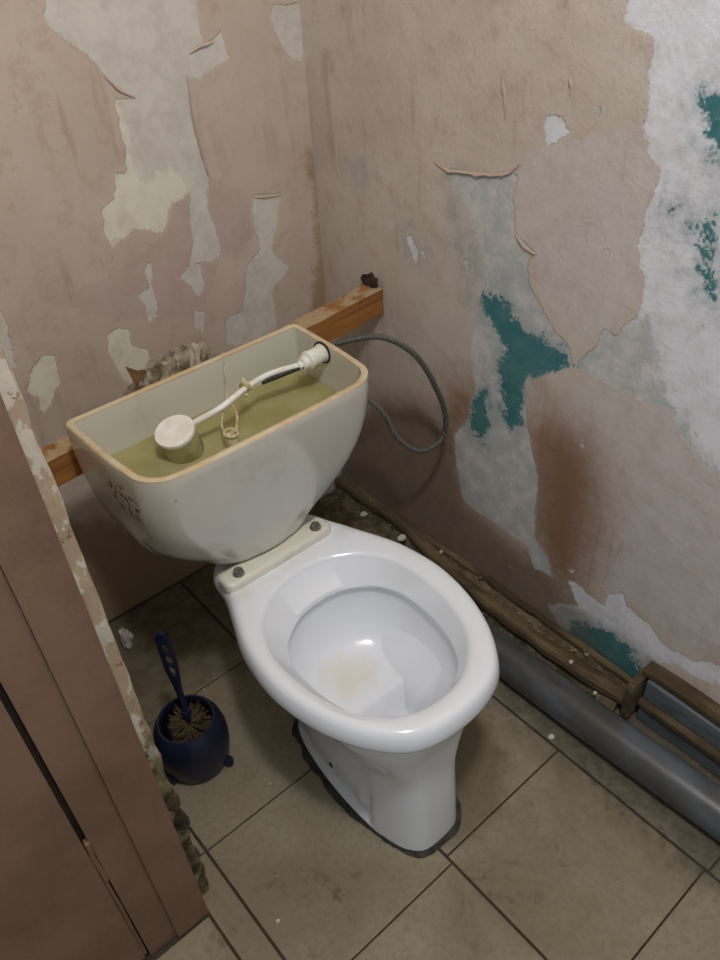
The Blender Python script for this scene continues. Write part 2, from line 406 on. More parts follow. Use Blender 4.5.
def mat_wall(name, right_side):
    t = NT(name)
    nA = t.math('SUBTRACT', t.noise(42, 6, .68), .5); nB = t.math('SUBTRACT', t.noise(170, 4, .6), .5)
    per = t.math('ADD', t.math('MULTIPLY', nA, .022), t.math('MULTIPLY', nB, .008))
    def mask(a, lo=0.0, hi=.0012, k=1.0, amp=1.0):
        return t.ramp(t.math('ADD', t.attr(a), t.math('MULTIPLY', per, amp)), lo, hi, 0, k)
    n1 = t.noise(7, 5, .6); n2 = t.noise(26, 6, .7); n3 = t.noise(120, 4, .6)
    # paint coat
    if right_side: b1, b2, b3, p1, p2 = rgb(209, 197, 186), rgb(199, 185, 173), rgb(187, 169, 152), rgb(208, 199, 195), rgb(198, 187, 182)
    else: b1, b2, b3, p1, p2 = rgb(201, 186, 170), rgb(193, 176, 160), rgb(180, 160, 139), rgb(191, 172, 163), rgb(183, 162, 152)
    base = t.mix(t.ramp(n1, .3, .7), b1, b2)
    base = t.mix(t.ramp(n2, .50, .70, 0, .65), base, b3)
    base = t.mix(mask('pinker', 0, .004, .8, 1.6), base, t.mix(t.ramp(n2, .35, .7), p1, p2))
    base = t.mix(t.ramp(t.noise(60, 6, .8), .60, .70, 0, .45), base, rgb(214, 203, 190))
    dr = t.math('MULTIPLY', t.ramp(t.noise(34, 4, .6, stretch=(1, 1, .12)), .55, .70), t.ramp(t.noise(3.5, 3), .42, .60))
    base = t.mix(t.math('MULTIPLY', dr, .35), base, rgb(150, 122, 90))
    sp = t.math('MULTIPLY', t.ramp(t.noise(30, 5, .7, stretch=(1, 1, .35)), .62, .72), t.ramp(t.noise(5, 3), .45, .6))
    base = t.mix(t.math('MULTIPLY', sp, .45), base, rgb(144, 112, 78))
    if right_side:
        base = t.mix(mask('rust', -.09, .06, .9, 3.2), base, rgb(134, 92, 60))
        base = t.mix(mask('grime_shade', -.05, .05, .72, 2.4), base, t.mix(t.ramp(n2, .4, .6), rgb(92, 70, 50), rgb(116, 86, 62)))
        bare = t.mix(t.ramp(n2, .36, .64), rgb(212, 209, 205), rgb(188, 187, 184))
        base = t.mix(mask('wash', -.022, .020, .8, 3.0), base, t.mix(t.ramp(n2, .38, .62), rgb(200, 194, 188), rgb(176, 174, 170)))
        bare = t.mix(t.ramp(t.noise(11, 6, .75), .45, .62, 0, .6), bare, rgb(170, 180, 182))
        bare = t.mix(mask('white', -.014, .016, 1, 4), bare, t.mix(t.ramp(n2, .4, .7), rgb(229, 229, 234), rgb(214, 213, 216)))
        bare = t.mix(t.ramp(t.math('ADD', t.attr('teal'), t.math('MULTIPLY', nA, .16)), -.05, .03, 0, .6), bare, rgb(134, 154, 153))
        wear = t.ramp(t.math('ADD', t.math('ADD', t.attr('teal'), t.math('MULTIPLY', nA, .075)), t.math('MULTIPLY', nB, .045)), -.004, .008)
        bare = t.mix(wear, bare, t.mix(t.ramp(n2, .35, .65), rgb(58, 116, 122), rgb(84, 128, 130)))
        bare = t.mix(mask('grime_shade', -.03, .06, .45, 2), bare, rgb(104, 92, 72))
    else:
        bare = t.mix(t.ramp(n2, .36, .7), rgb(212, 206, 197), rgb(197, 190, 181))
        bare = t.mix(mask('cream', -.003, .004, 1, 2), bare, t.mix(t.ramp(n2, .4, .7), rgb(224, 220, 201), rgb(208, 202, 182)))
        base = t.mix(mask('stain', -.02, .015, .7, 3.5), base, rgb(146, 116, 78))  # corner drips and low grime, with painted shade behind the cistern
    chips = t.ramp(t.math('ADD', t.noise(38, 5, .6), t.math('MULTIPLY', t.noise(4, 2), .25)), .845, .855)
    m = t.math('MAXIMUM', mask('bare'), chips)
    col = t.mix(m, base, bare)
    # thin pale torn rim of the paint film
    rim = t.math('MULTIPLY', t.ramp(t.math('ADD', t.attr('bare'), per), -.0035, -.0005), t.math('SUBTRACT', 1, m))
    col = t.mix(t.math('MULTIPLY', rim, .35), col, rgb(212, 200, 188))
    h = t.math('MULTIPLY', t.math('SUBTRACT', 1, mask('bare', -.001, .0015)), .55)
    h = t.math('ADD', h, t.math('MULTIPLY', n2, .9)); h = t.math('ADD', h, t.math('MULTIPLY', n3, .35)); h = t.math('ADD', h, t.math('MULTIPLY', n1, 2.0))
    t.bump(h, .0022)
    return t.out(col, t.mix(m, (.5, .5, .5, 1), (.9, .9, .9, 1)), .3)
M_WB = mat_wall('peeling_paint_back', False); M_WR = mat_wall('peeling_paint_right', True)

wall_back = tag(link('wall_back', wall_mesh('wall_back', 1, YB, XL-.02, XR+.02, 1.30, back, False), M_WB), 'peeling pinkish wall behind the cistern', kind='structure')
wall_right = tag(link('wall_right', wall_mesh('wall_right', 0, XR, -1.2, YB+.02, 1.30, right, False), M_WR), 'peeling pink, white and teal wall beside the toilet', kind='structure')
M_FILM = simple('paint_film', rgb(196, 178, 164), rgb(182, 163, 148), 30, .6, bump=.001, bscale=90)
def curl(parent, axis, val, line, free, lift=.005, seed=0):
    """torn lip of the paint film standing off the wall along a pixel polyline; free = pixel offset of the loose edge"""
    A = catmull([px(u, v, axis, val-.0006) for u, v in line], 8); rows = []
    u0, v0 = line[0]; off = px(u0+free[0], v0+free[1], axis, val)-px(u0, v0, axis, val)
    n = len(A)
    for k, q in enumerate((0, .35, .7, 1)):
        r = []
        for i, p in enumerate(A):
            e = math.sin(math.pi*i/(n-1))**.5*(.65+.7*abs(noise.noise(p*70+Vector((seed, 0, 0)))))
            w = p+off*(q*e); w[axis] = val-.0006-lift*e*q**1.7; r.append(w)
        rows.append(r)
    v = [p for r in rows for p in r]; f = [(a*n+i, a*n+i+1, (a+1)*n+i+1, (a+1)*n+i) for a in range(3) for i in range(n-1)]
    o = link('paint_curl', mesh('paint_curl', v, f), M_FILM, parent); m_ = o.modifiers.new('t', 'SOLIDIFY'); m_.thickness = .0006; return o
curl(wall_right, 0, XR, [(434,160),(446,168),(470,171),(495,173),(510,170),(519,164)], (1, 4), .004, 1)
curl(wall_right, 0, XR, [(516,232),(526,246),(537,254)], (-3, 2), .003, 2)
curl(wall_right, 0, XR, [(503,70),(506,95),(506,120)], (-2.5, 1), .0025, 3)
curl(wall_right, 0, XR, [(570,75),(573,85),(571,96)], (-3, 2), .003, 4)
curl(wall_back, 1, YB, [(104,75),(120,88),(136,97)], (-1, 4), .004, 5)
curl(wall_back, 1, YB, [(188,79),(193,115),(200,142),(209,177)], (-3, 1), .003, 6)
curl(wall_back, 1, YB, [(189,52),(197,45),(206,42),(214,40)], (1, 5), .005, 7)
curl(wall_back, 1, YB, [(252,196),(266,195),(281,194)], (0, 3), .003, 8)
# give the two walls a body behind the painted face
for o, ax in ((wall_back, 1), (wall_right, 0)):
    me = o.data
    bm = bmesh.new(); bm.from_mesh(me)
    g = bmesh.ops.extrude_face_region(bm, geom=[e for e in bm.faces])
    for v in g['geom']:
        if isinstance(v, bmesh.types.BMVert): v.co[ax] += .08
    bmesh.ops.recalc_face_normals(bm, faces=bm.faces); bm.to_mesh(me); bm.free()
M_SIDE = simple('side_wall_paint', rgb(186, 164, 148), rgb(168, 144, 126), 9, .7, bump=.002, bscale=40)
M_CEIL = simple('ceiling_paint', rgb(206, 200, 190), rgb(190, 182, 170), 5, .9)

# left partition between cubicle and passage; its raw edge shows beside the casing
def partition():
    n = 70; rings = []
    for i in range(n+1):
        z = .0015+(HT-.0015)*(i/n)**1.6
        k = ss(.55, .25, z)
        e = .004*noise.noise(Vector((1, 2, z*22)))+.010*k*noise.noise(Vector((5, 2, z*40)))
        e2 = .004*noise.noise(Vector((7, 2, z*25)))+.006*k*noise.noise(Vector((3, 9, z*60)))
        rings.append([Vector((-.46, YF+.001, z)), Vector((-.352, YF+.001+e2, z)), Vector((-.345, YF+e2*1.4, z)), Vector((XL+e-.004, YF+.002+e2*.5, z)), Vector((XL+e, YF+.012, z)), Vector((XL, YF+.05, z)), Vector((XL, YB, z)), Vector((-.46, YB, z))])
    return loft('wall_left', rings, True, True)
wall_left = tag(link('wall_left', partition(), M_EDGE, smooth=False), 'narrow flaking raw edge of the partition beside the brown casing', kind='structure')

# brown casing, jamb board and boarded door leaf facing the passage
trim = tag(box('trim_1', (-.409, .205, .0015), (-.3525, .2345, HT-.02), M_RED, bev=.0025, seg=2), 'brown painted casing board next to the flaking edge', kind='structure')
box('jamb_board', (-.4555, .2105, .0015), (-.4092, .2345, HT-.02), M_RED, trim, bev=.004, seg=2)
box('backing_batten', (-.50, .2205, .0), (-.456, .2345, HT-.02), M_BLACK, trim, bev=0)
door = tag(box('door_1', (-1.10, .207, .02), (-.4635, .2195, HT-.06), M_RED, bev=.002), 'brown painted panel left of the dark gap', kind='structure')
wall_front = tag(box('wall_front', (-1.3, .2355, 0), (-.4605, .32, HT), M_SIDE, bev=0), kind='structure')
ceiling = tag(box('ceiling', (-1.3, -1.2, HT+.001), (XR+.08, YB+.08, HT+.08), M_CEIL, bev=0), kind='structure')
# torn wood and filler left where the gap has been packed near the floor
def lump(name, c, r, mat, parent=None, seed=0, sub=2, amp=.35, freq=2.2):
    bm = bmesh.new(); bmesh.ops.create_icosphere(bm, subdivisions=sub, radius=1)
    for v in bm.verts:
        d = 1+amp*noise.noise(v.co*freq+Vector((seed*3.1, seed, 1)))*1.6
        v.co = Vector((v.co.x*r[0]*d, v.co.y*r[1]*d, v.co.z*r[2]*d))+Vector(c)
    me = bpy.data.meshes.new(name); bm.to_mesh(me); bm.free()
    return link(name, me, mat, parent, smooth=False)
box('gap_filler', (-.4634, .2085, .262), (-.4556, .2195, .372), M_RED, door, bev=.002, sub=(2, 14), wob=.0016)
box('gap_filler', (-.4634, .2100, .022), (-.4578, .2195, .258), M_RED, door, bev=.001, sub=(2, 14), wob=.0006)
# broken plaster crumbs at the foot of the partition edge
for i in range(7):
    z = .04+.34*(i/7)+random.uniform(-.01, .01)
    lump('plaster_lump', (random.uniform(-.345, XL-.008), YF+.003, z), (random.uniform(.009, .013), .0055, random.uniform(.018, .032)), [M_WEATH, M_EDGE, M_SCREED, M_EDGE, M_RUST][i % 5], wall_left, i, 2, .3, 1.2)

# ------------------------------------------------------------------ floor
floor = tag(box('floor', (-1.3, -1.2, -.05), (XR+.08, YB+.08, -.004), M_GROUT, bev=0), 'grimy floor of beige stone-look tiles', kind='structure')
G = .0035
def tile(x0, y0, x1, y1, dz=0):
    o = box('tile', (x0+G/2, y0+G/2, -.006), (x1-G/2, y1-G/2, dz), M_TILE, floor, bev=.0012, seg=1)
    return o
s = .30
cols = [(-.90, -.60), (-.60, -.3545), (-.3525, -.302), (-.300, 0), (.002, s), (s+.002, .504)]
shift = [.0, -.003, -.003, -.004, .010, .004]
rows = [(-.90, -.60), (-.60, -.30), (-.30, 0), (0, .30), (.30, .60), (.60, .90)]
for (x0, x1), dy in zip(cols, shift):
    for y0, y1 in rows:
        if y0 > .25 and x1 == -.302:
            tile(-.3525, y0+dy, x1, .8995 if y1+dy > .86 else y1+dy); continue
        if y1 > .4 and x0 < -.5: continue
        b0 = y0+dy; b1 = y1+dy
        if b1 > .86: b1 = .8995
        if x1 > .4 and (y0 > .25 or y0 == 0): continue   # bare screed towards the corner
        if x1 > .4 and y0 == -.30: b1 = .308
        dz = random.uniform(-.0006, .0006)
        if x1 < -.29 and y0 < .2 and y1 > .2:
            tile(x0, b0, x1, min(b1, .203) if x1 < -.35 else b1, dz)
            continue
        tile(x0, b0, x1, b1, dz)
# bare rough screed patch by the pipe
def screed():
    nx, ny = 16, 46; v = []; f = []
    for j in range(ny):
        for i in range(nx):
            x = s+.003+(XR-.003-s-.003)*i/(nx-1); y = .312+(YB-.004-.312)*j/(ny-1)
            e = ss(0, .2, i/(nx-1))
            z = -.002+.010*e*(.5+noise.noise(Vector((x*30, y*30, 4))))+.012*ss(.4, .5, x)*(.4+noise.noise(Vector((x*55, y*55, 1)))*.6)
            v.append((x, y, max(z, -.0035)))
    for j in range(ny-1):
        for i in range(nx-1): f.append((j*nx+i, j*nx+i+1, (j+1)*nx+i+1, (j+1)*nx+i))
    return mesh('screed_patch', v, f)
link('screed_patch', screed(), M_SCREED, floor)

# ------------------------------------------------------------------ skirting along the right wall
bb = tag(box('baseboard_right', (XR-.016, -.02, .001), (XR-.0005, YB-.004, .052), M_WEATH, bev=.003, seg=1, sub=(1, 40), wob=.0025), 'rotten dirty skirting along the right wall', kind='structure')
def batten():
    P = [px(347, 474, 2, .045), px(410, 531, 2, .045), px(450, 571, 2, .045), px(520, 626, 2, .045), px(570, 661, 2, .045), px(634, 702, 2, .045)]
    path = catmull(P, 14); rings = []
    for i, p in enumerate(path):
        x = min(p.x, XR-.016); w = .013+.004*noise.noise(p*30); h = .011+.003*noise.noise(p*37)
        z = .043+.004*noise.noise(p*22)
        rings.append([Vector((x-w, p.y, z-h)), Vector((x+w, p.y, z-h)), Vector((x+w, p.y, z+h*.8)), Vector((x+w*.3, p.y, z+h)), Vector((x-w*.7, p.y, z+h*.9)), Vector((x-w, p.y, z+h*.3))])
    return loft('batten', rings, True, True)
link('batten', batten(), M_WEATH, bb, smooth=False)
# packed rubble that carries the batten
def rubble():
    n = 60; rings = []
    for i in range(n):
        y = -.01+(YB-.01+.01)*i/(n-1); xw = .452 + .035*ss(.35, .85, y)+.008*noise.noise(Vector((y*25, 3, 1)))
        h = .030+.010*noise.noise(Vector((y*30, 7, 2)))
        rings.append([Vector((xw-.018, y, -.001)), Vector((xw-.006, y, h*.6)), Vector((xw+.008, y, h)), Vector((XR-.010, y, h+.012)), Vector((XR-.010, y, -.001))])
    return loft('rubble_fill', rings, True, True)
link('rubble_fill', rubble(), M_SCREED, bb, smooth=False)
def crumbs():
    v = []; f = []
    for k in range(420):
        y = random.uniform(-.01, YB-.02); t_ = ss(.35, .85, y)
        x = .450+.035*t_+random.gauss(0, .016); z = .004+max(0, min(.05, (x-(.434+.035*t_))*1.1)); x = min(x, XR-.02)
        r = random.uniform(.0012, .0042)*(1.6 if random.random() < .12 else 1); b = len(v)
        for d in ((1, 0, 0), (-1, 0, 0), (0, 1, 0), (0, -1, 0), (0, 0, 1), (0, 0, -1)):
            q = r*random.uniform(.6, 1.3); v.append((x+d[0]*q, y+d[1]*q, z+d[2]*q*.8))
        for a in ((0, 2, 4), (2, 1, 4), (1, 3, 4), (3, 0, 4), (2, 0, 5), (1, 2, 5), (3, 1, 5), (0, 3, 5)): f.append(tuple(b+i for i in a))
    return mesh('plaster_crumbs', v, f)
o = link('plaster_crumbs', crumbs(), M_CRUMB, bb, smooth=False); o['kind'] = 'stuff'
# bracket and the blue painted boards nearer the camera
def quadslab(name, pts, dx, mat, parent):
    v = [Vector(p) for p in pts]+[Vector((p[0]+dx, p[1], p[2])) for p in pts]; n = len(pts)
    f = [tuple(range(n)), tuple(range(2*n-1, n-1, -1))]+[(i, (i+1) % n, (i+1) % n+n, i+n) for i in range(n)]
    o = link(name, fixn(mesh(name, v, f)), mat, parent, smooth=False)
    b = o.modifiers.new('bevel', 'BEVEL'); b.width = .002; b.segments = 2
    return o
box('bracket', (.440, -.040, .012), (.500, -.024, .112), M_WEATH, bb, bev=.003, wob=.002, sub=(2, 6))
box('upper_board', (.470, -1.19, .062), (.500, -.046, .112), M_BLUEWOOD, bb, bev=.003, sub=(1, 30), wob=.001)
box('board_ledge', (.458, -1.19, .048), (.500, -.044, .0605), M_WEATH, bb, bev=.002, sub=(1, 30), wob=.001)
box('lower_board', (.464, -1.19, .002), (.500, -.046, .047), M_BLUEWOOD, bb, bev=.003, sub=(1, 30), wob=.001)
box('top_strip', (.474, -1.19, .113), (.5075, -.030, .128), M_WEATH, bb, bev=.003, sub=(1, 40), wob=.002)

# ------------------------------------------------------------------ sewer pipe
pipe = empty('sewer_pipe', (.39, 0, .0)); tag(pipe, 'grey plastic sewer pipe lying along the foot of the right wall', 'pipe')
def in_parent(o, par):
    o.parent = par; o.matrix_parent_inverse = Matrix.Translation(-Vector(par.location)); return o
PR = .039
pipe_path = [(.405, -1.15, PR), (.394, -.6, PR), (.383, -.3, PR), (.373, -.05, PR), (.368, .2, PR), (.366, .42, PR+.002), (.364, .52, PR+.004)]
in_parent(tube('pipe_run', catmull(pipe_path, 6), PR, M_PIPE, n=32), pipe)
elb = catmull([(.364, .50, PR+.004), (.360, .57, PR+.008), (.33, .64, .06), (.25, .665, .10), (.15, .66, .15), (.08, .62, .18)], 8)
in_parent(tube('pipe_bend', elb, PR+.002, M_PIPE, n=28), pipe)

# ------------------------------------------------------------------ toilet
CX = .0225
toilet = empty('toilet', (CX, .25, 0))
tag(toilet, 'white porcelain toilet without seat, open cream cistern on top', 'toilet')
NR = 112
def ring(half, z, inset=0, m=10):
    P = resample([Vector((p.x, p.y, 0)) for p in sym(half, m)], NR)
    if inset:
        Q = []
        for i, p in enumerate(P):
            t = (P[(i+1) % NR]-P[i-1]).normalized(); nrm = Vector((-t.y, t.x, 0)); Q.append(p+nrm*inset)
        P = Q
    return [Vector((CX+p.x, p.y, z(p) if callable(z) else z)) for p in P]
OUT = [(0, .004), (.050, .009), (.094, .028), (.134, .074), (.161, .130), (.176, .190), (.180, .25), (.169, .325), (.141, .400), (.122, .450), (.105, .50), (.05, .535), (0, .54)]
INN = [(0, .046), (.045, .053), (.085, .078), (.116, .118), (.134, .178), (.139, .235), (.134, .288), (.108, .340), (.065, .373), (.03, .386), (0, .389)]
LIP = [(0, .062), (.040, .068), (.075, .088), (.099, .125), (.113, .175), (.116, .23), (.110, .268), (.088, .305), (.050, .330), (.02, .338), (0, .339)]
# orientation: find inset sign
_t = ring(OUT, 0, .01); SG = 1 if max(v.x for v in _t) < max(v.x for v in ring(OUT, 0)) else -1
ZR = .400
def oring(h, z, i=0): return [Vector((p.x+.0065*ss(.5, .42, p.y), p.y, p.z)) for p in ring(h, z, i)]
def scaled(half, k, cy):
    return [(a*k, cy+(b-cy)*k) for a, b in half]
rings = []
rings.append(oring(OUT, .358, SG*.035))
rings.append(oring(OUT, .3565, SG*.012))
rings.append(oring(OUT, .358, SG*.005))
rings.append(oring(OUT, .362, SG*.001))
rings.append(oring(OUT, .370, -SG*.001))
rings.append(oring(OUT, .382, SG*.001))
rings.append(oring(OUT, .391, SG*.004))
rings.append(oring(OUT, .397, SG*.008))
rings.append(oring(OUT, .3995, SG*.013))
rings.append(oring(OUT, ZR+.0005, SG*.019))
rings.append(ring(INN, ZR-.001, -SG*.010))
rings.append(ring(INN, ZR-.0035, -SG*.003))
rings.append(ring(INN, ZR-.008, SG*.001))
rings.append(ring(INN, ZR-.014, SG*.003))
rings.append(ring(LIP, .366, -SG*.002))
rings.append(ring(LIP, .359, SG*.000))
rings.append(ring(LIP, .356, -SG*.002))
rings.append(ring(LIP, .352, -SG*.008))
cyb = .205
def bz(z):
    def f(p):
        x, y = p.x, p.y
        g = math.exp(-((x-.022)**2/.042**2+(y-.105)**2/.040**2))
        return z-.085*g
    return f
for k, z in ((1.07, .348), (1.075, .335), (1.05, .318), (1.01, .300), (.95, .283), (.87, .268), (.77, .257), (.66, .250), (.54, .246), (.42, .2435), (.30, .242), (.18, .2415), (.08, .241), (.02, .241)):
    wgt = ss(.325, .262, z)
    rings.append(ring(scaled(LIP, k, cyb), (lambda p, z=z, w=wgt: z-.060*w*ss(.200, .160, p.y)*ss(.070, .105, p.y)*ss(.085, .05, abs(p.x))-.006*w*ss(.30, .19, p.y))))
bowl = link('bowl', loft('bowl', rings, False, True), M_PAN); in_parent(bowl, toilet)

# pedestal: front column, recessed flanks, foot flange, flare to the bowl
def egg(fy, by, hwf, hwb, p=.75):
    n = 18; out = []
    for i in range(n+1):
        t = math.pi*i/n; y = (fy+by)/2-(by-fy)/2*math.cos(t)
        u = (y-fy)/(by-fy); hw = hwf+(hwb-hwf)*ss(.1, .9, u); out.append((hw*abs(math.sin(t))**p if 0 < i < n else 0, y))
    return out
def ped_ring(z):
    if z < .18:
        k = z/.18; fy = .036+.006*k; by = .405-.03*k; hf = .084-.006*k; hb = .076-.004*k; p = .55
    else:
        k = ss(.18, .335, z); fy = .042-.014*ss(.25, .35, z); by = .375+.10*k; hf = .078+.064*k; hb = .072+.074*k; p = .55
    P = resample([Vector((q.x, q.y, 0)) for q in sym(egg(fy, by, hf, hb, p), 4)], NR); out = []
    rz = ss(.006, .018, z)*ss(.30, .23, z)
    for q in P:
        d = ss(.132, .146, q.y)*ss(.395, .365, q.y)*rz
        boss = math.exp(-((q.y-.165)**2/.016**2+(z-.045)**2/.022**2))*.7
        x = q.x*(1-(.15+.22*ss(.03, .13, z))*d*(1-boss*.8)) if abs(q.x) > .01 else q.x
        out.append(Vector((CX-.006*ss(.34, .22, z)+x, q.y, z)))
    return out
zz = [.0015, .004, .007, .010, .013, .016, .019, .022, .028, .034, .042, .052, .065, .085, .11, .14, .17, .20, .22, .24, .26, .28, .30, .32, .335, .346, .357]
ped = link('pedestal', loft('pedestal', [ped_ring(z) for z in zz], True, False), M_PAN); in_parent(ped, toilet)
best = None
for k in range(80):                       # where the sight line through the hole meets the flank
    q = px(331, 765, 0, -.09+.001*k)
    if q.z < .004: break
    sx_ = min((p.x for p in ped_ring(q.z) if abs(p.y-q.y) < .006), default=9)
    if best is None or abs(sx_-q.x) < best[0]: best = (abs(sx_-q.x), q, sx_)
hp, HX = best[1], best[2]
in_parent(lathe('fixing_hole', [(.0001, -.004), (.0055, -.003), (.006, .001), (.0001, .0012)], M_BLACK, n=16, axis=Vector((-1, 0, 0)), org=Vector((HX+.0005, hp.y, hp.z))), toilet)
# putty round the foot
fr = [[Vector((CX+(p.x-CX)*a+0, .2+(p.y-.2)*b, z)) for p in ped_ring(.0015)] for a, b, z in ((.96, .98, .0015), (.99, .995, .007), (1.04, 1.025, .006), (1.10, 1.055, .0012))]
for r in fr[2:]:
    for v in r: v.x += .009*noise.noise(Vector((v.x*22, v.y*22, 1)))+.003*noise.noise(Vector((v.x*80, v.y*80, 1))); v.y += .009*noise.noise(Vector((v.x*22, v.y*22, 5)))
in_parent(link('putty_ring', loft('putty_ring', fr), M_SEAL), toilet)

# fixing bar with two corroded bolts
bar = empty('fixing_bar', (CX, .44, .40)); bar.parent = toilet; bar.matrix_parent_inverse = Matrix.Translation(-Vector(toilet.location))
def stadium(x0, x1, y0, y1, z, r, q):
    out = []
    for cx_, cy_, a0 in ((x1-r, y0+r, -90), (x1-r, y1-r, 0), (x0+r, y1-r, 90), (x0+r, y0+r, 180)):
        for k in range(8):
            a = math.radians(a0+90*k/7); out.append(Vector((cx_+(r-q)*math.cos(a), cy_+(r-q)*math.sin(a), z)))
    return out
bo = link('bar_body', loft('bar_body', [stadium(-.113, .109, -.021, .022, z, .014, q) for z, q in ((-.002, 0), (.009, 0), (.012, .0008), (.0145, .003), (.0157, .006), (.016, .010))], True, True), M_BAR)
# the bar itself is the part: replace the empty by the mesh
bpy.data.objects.remove(bar); bar = bo; bar.name = 'fixing_bar'; bar.location = (.017, .440, .40)
in_parent(bar, toilet)
for dx in (-.081, .082):
    b = lathe('bolt', [(.0105, .0), (.0105, .0025), (.0085, .0035), (.0080, .0085), (.0040, .0095), (.0035, .012), (.0001, .0125)], M_BOLT, n=10)
    b.location = (dx, -.003, .0155); b.parent = bar

# cistern
CC = .0135      # cistern centre line, a little off the bowl's
def cist_half(Wd, yb, yf, fr=.055, r=.014):
    """rounded box outline, soft front corners, slight taper to the front"""
    wf = Wd*.958; fr = min(fr, Wd*.72); g = wf-fr; out = [(0, yf), (g*.4, yf+.0004), (g*.75, yf+.0012)]
    for k in range(0, 6):
        a = math.pi/2*k/5; out.append((wf-fr+fr*math.sin(a), yf+.003+fr-fr*math.cos(a)))
    out += [(Wd*.983, yf+(yb-yf)*.45), (Wd*.994, yf+(yb-yf)*.72), (Wd, yb-r*1.4), (Wd-r*.08, yb-r*.55), (Wd-r*.55, yb-r*.08), (Wd-r*1.4, yb), (Wd*.6, yb), (Wd*.3, yb), (0, yb)]
    return out
def cring(half, z, inset=0):
    P = sym(half, 5); n = len(P); Q = []
    for i, p in enumerate(P):
        t = (P[(i+1) % n]-P[i-1]).normalized(); Q.append(Vector((CC+p.x-t.y*inset, p.y+t.x*inset, z)))
    return Q
YBK = .625
prof = [(.700, .219, .380), (.68, .2195, .382), (.66, .2195, .385), (.63, .219, .390), (.60, .2165, .397), (.57, .213, .404), (.54, .208, .411), (.51, .200, .420), (.485, .188, .428), (.465, .173, .434), (.450, .157, .437), (.440, .144, .438), (.431, .133, .439), (.424, .124, .4405), (.4195, .114, .445), (.4180, .09, .455)]
def fro(z): return .052+.05*ss(.60, .44, z)
crings = []
for z, w, yf in prof[::-1]:
    crings.append(cring(cist_half(w, YBK-.02*ss(.5, .42, z), yf, fro(z)), z))
TOPH = cist_half(.219, YBK, .380)
crings[-1] = cring(TOPH, .696)
for z, q in ((.6990, .0012), (.7000, .0035), (.7000, .0080), (.6985, .0110)):
    crings.append(cring(cist_half(.219-q, YBK-q, .380+q, .052-q*.6, .014-q*.5), z))
for z, w, yf in prof[1:7]:
    crings.append(cring(cist_half(w-.0125, YBK-.0125, yf+.0125, fro(z)-.008, .008), z-.001))
cistern = link('cistern', loft('cistern', crings, True, True), M_CIS); in_parent(cistern, toilet)
def sub(o): # sub-part of the cistern, modelled in world coordinates
    o.parent = cistern; o.matrix_parent_inverse = (Matrix.Translation(Vector(toilet.location))).inverted() if False else Matrix.Translation(-Vector(toilet.location)) @ Matrix.Identity(4)
    o.matrix_parent_inverse = Matrix.Identity(4); return o
# water
wl = .617
wr = [cring(cist_half(w_-.0132, YBK-.0132, f_+.0132, fro(z)-.008, .008), z) for w_, f_, z in ((.2085, .4105, wl-.073), (.2135, .4025, wl-.04), (.2178, .3930, wl))]
water = link('cistern_water', loft('cistern_water', wr, True, True), M_WATER, smooth=False)
tag(water, 'murky olive water standing in the open cistern', 'water', kind='stuff')
# ball valve, arm, float, pull link
v0 = px(324, 352, 0, CX+.2005); ax_v = Vector((-1, -.10, -.02)).normalized()
VZ = px(323, 352, 0, CC+.2045)
sub(lathe('inlet_valve', [(.0001, -.002), (.0165, -.002), (.0165, .004), (.0145, .005), (.0145, .031), (.0165, .032), (.0165, .038), (.0115, .040), (.0115, .050), (.007, .052), (.007, .058), (.0001, .059)], M_PLASTIC, n=28, axis=ax_v, org=VZ))
sub(lathe('valve_washer', [(.0125, .0), (.0200, .0), (.0200, .003), (.0125, .003)], M_BLACK, n=28, axis=ax_v, org=VZ))
e0 = VZ+ax_v*.054
A = [e0, px(270, 374, 2, .680), px(246, 388, 2, .682), px(222, 407, 2, .680), px(192, 424, 2, .662)]
sub(tube('float_arm', catmull(A, 6), .0052, M_PLASTIC, n=12))
sub(tube('arm_gasket', [e0+Vector((.004, -.004, -.002)), px(262, 383, 2, .672)], .0035, M_BLACK, n=8))
sub(lathe('arm_collar', [(.0001, -.005), (.009, -.005), (.009, .005), (.0001, .005)], M_LIMED, n=14, axis=(A[1]-A[2]).normalized(), org=px(245, 387, 2, .682)))
sub(tube('arm_pin', [px(243, 378, 2, .69), px(246, 396, 2, .672)], .003, M_LIMED, n=8))
fc = px(174.5, 431, 2, .668); fa = Vector((-.28, -.14, 1)).normalized()
flt = sub(lathe('float', [(.0001, -.056), (.026, -.055), (.0295, -.050), (.0308, -.006), (.0001, -.005)], M_GRIME_PL, n=36, axis=fa, org=fc))
sub(lathe('float_cap', [(.0001, -.006), (.0313, -.006), (.0322, -.002), (.0312, .001), (.0001, .0015)], M_PLASTIC, n=36, axis=fa, org=fc))
L1 = [px(223, 404, 2, .684), px(222, 414, 2, .668), px(222, 427, 2, .652), px(226, 433, 2, .648)]
sub(tube('pull_link', catmull(L1, 5), .0022, M_LIMED, n=8))
L2 = [px(228, 400, 2, .684), px(236, 412, 2, .668), px(237, 424, 2, .656), px(235, 432, 2, .650)]
sub(tube('pull_link', catmull(L2, 5), .0022, M_LIMED, n=8))
rc = px(231, 433, 2, .648)
ringp = [rc+Vector((.012*math.cos(a), .012*math.sin(a), 0)) for a in [2*math.pi*i/20 for i in range(20)]]
def torus(name, c, R, r, mat, ax=Vector((0, 0, 1)), n=24, k=8):
    q = Vector((0, 0, 1)).rotation_difference(ax); rings = []
    for i in range(n):
        a = 2*math.pi*i/n; d = Vector((math.cos(a), math.sin(a), 0))
        rings.append([c+q @ (d*(R+r*math.cos(2*math.pi*j/k))+Vector((0, 0, r*math.sin(2*math.pi*j/k)))) for j in range(k)])
    rings.append(rings[0]); return link(name, loft(name, rings), mat)
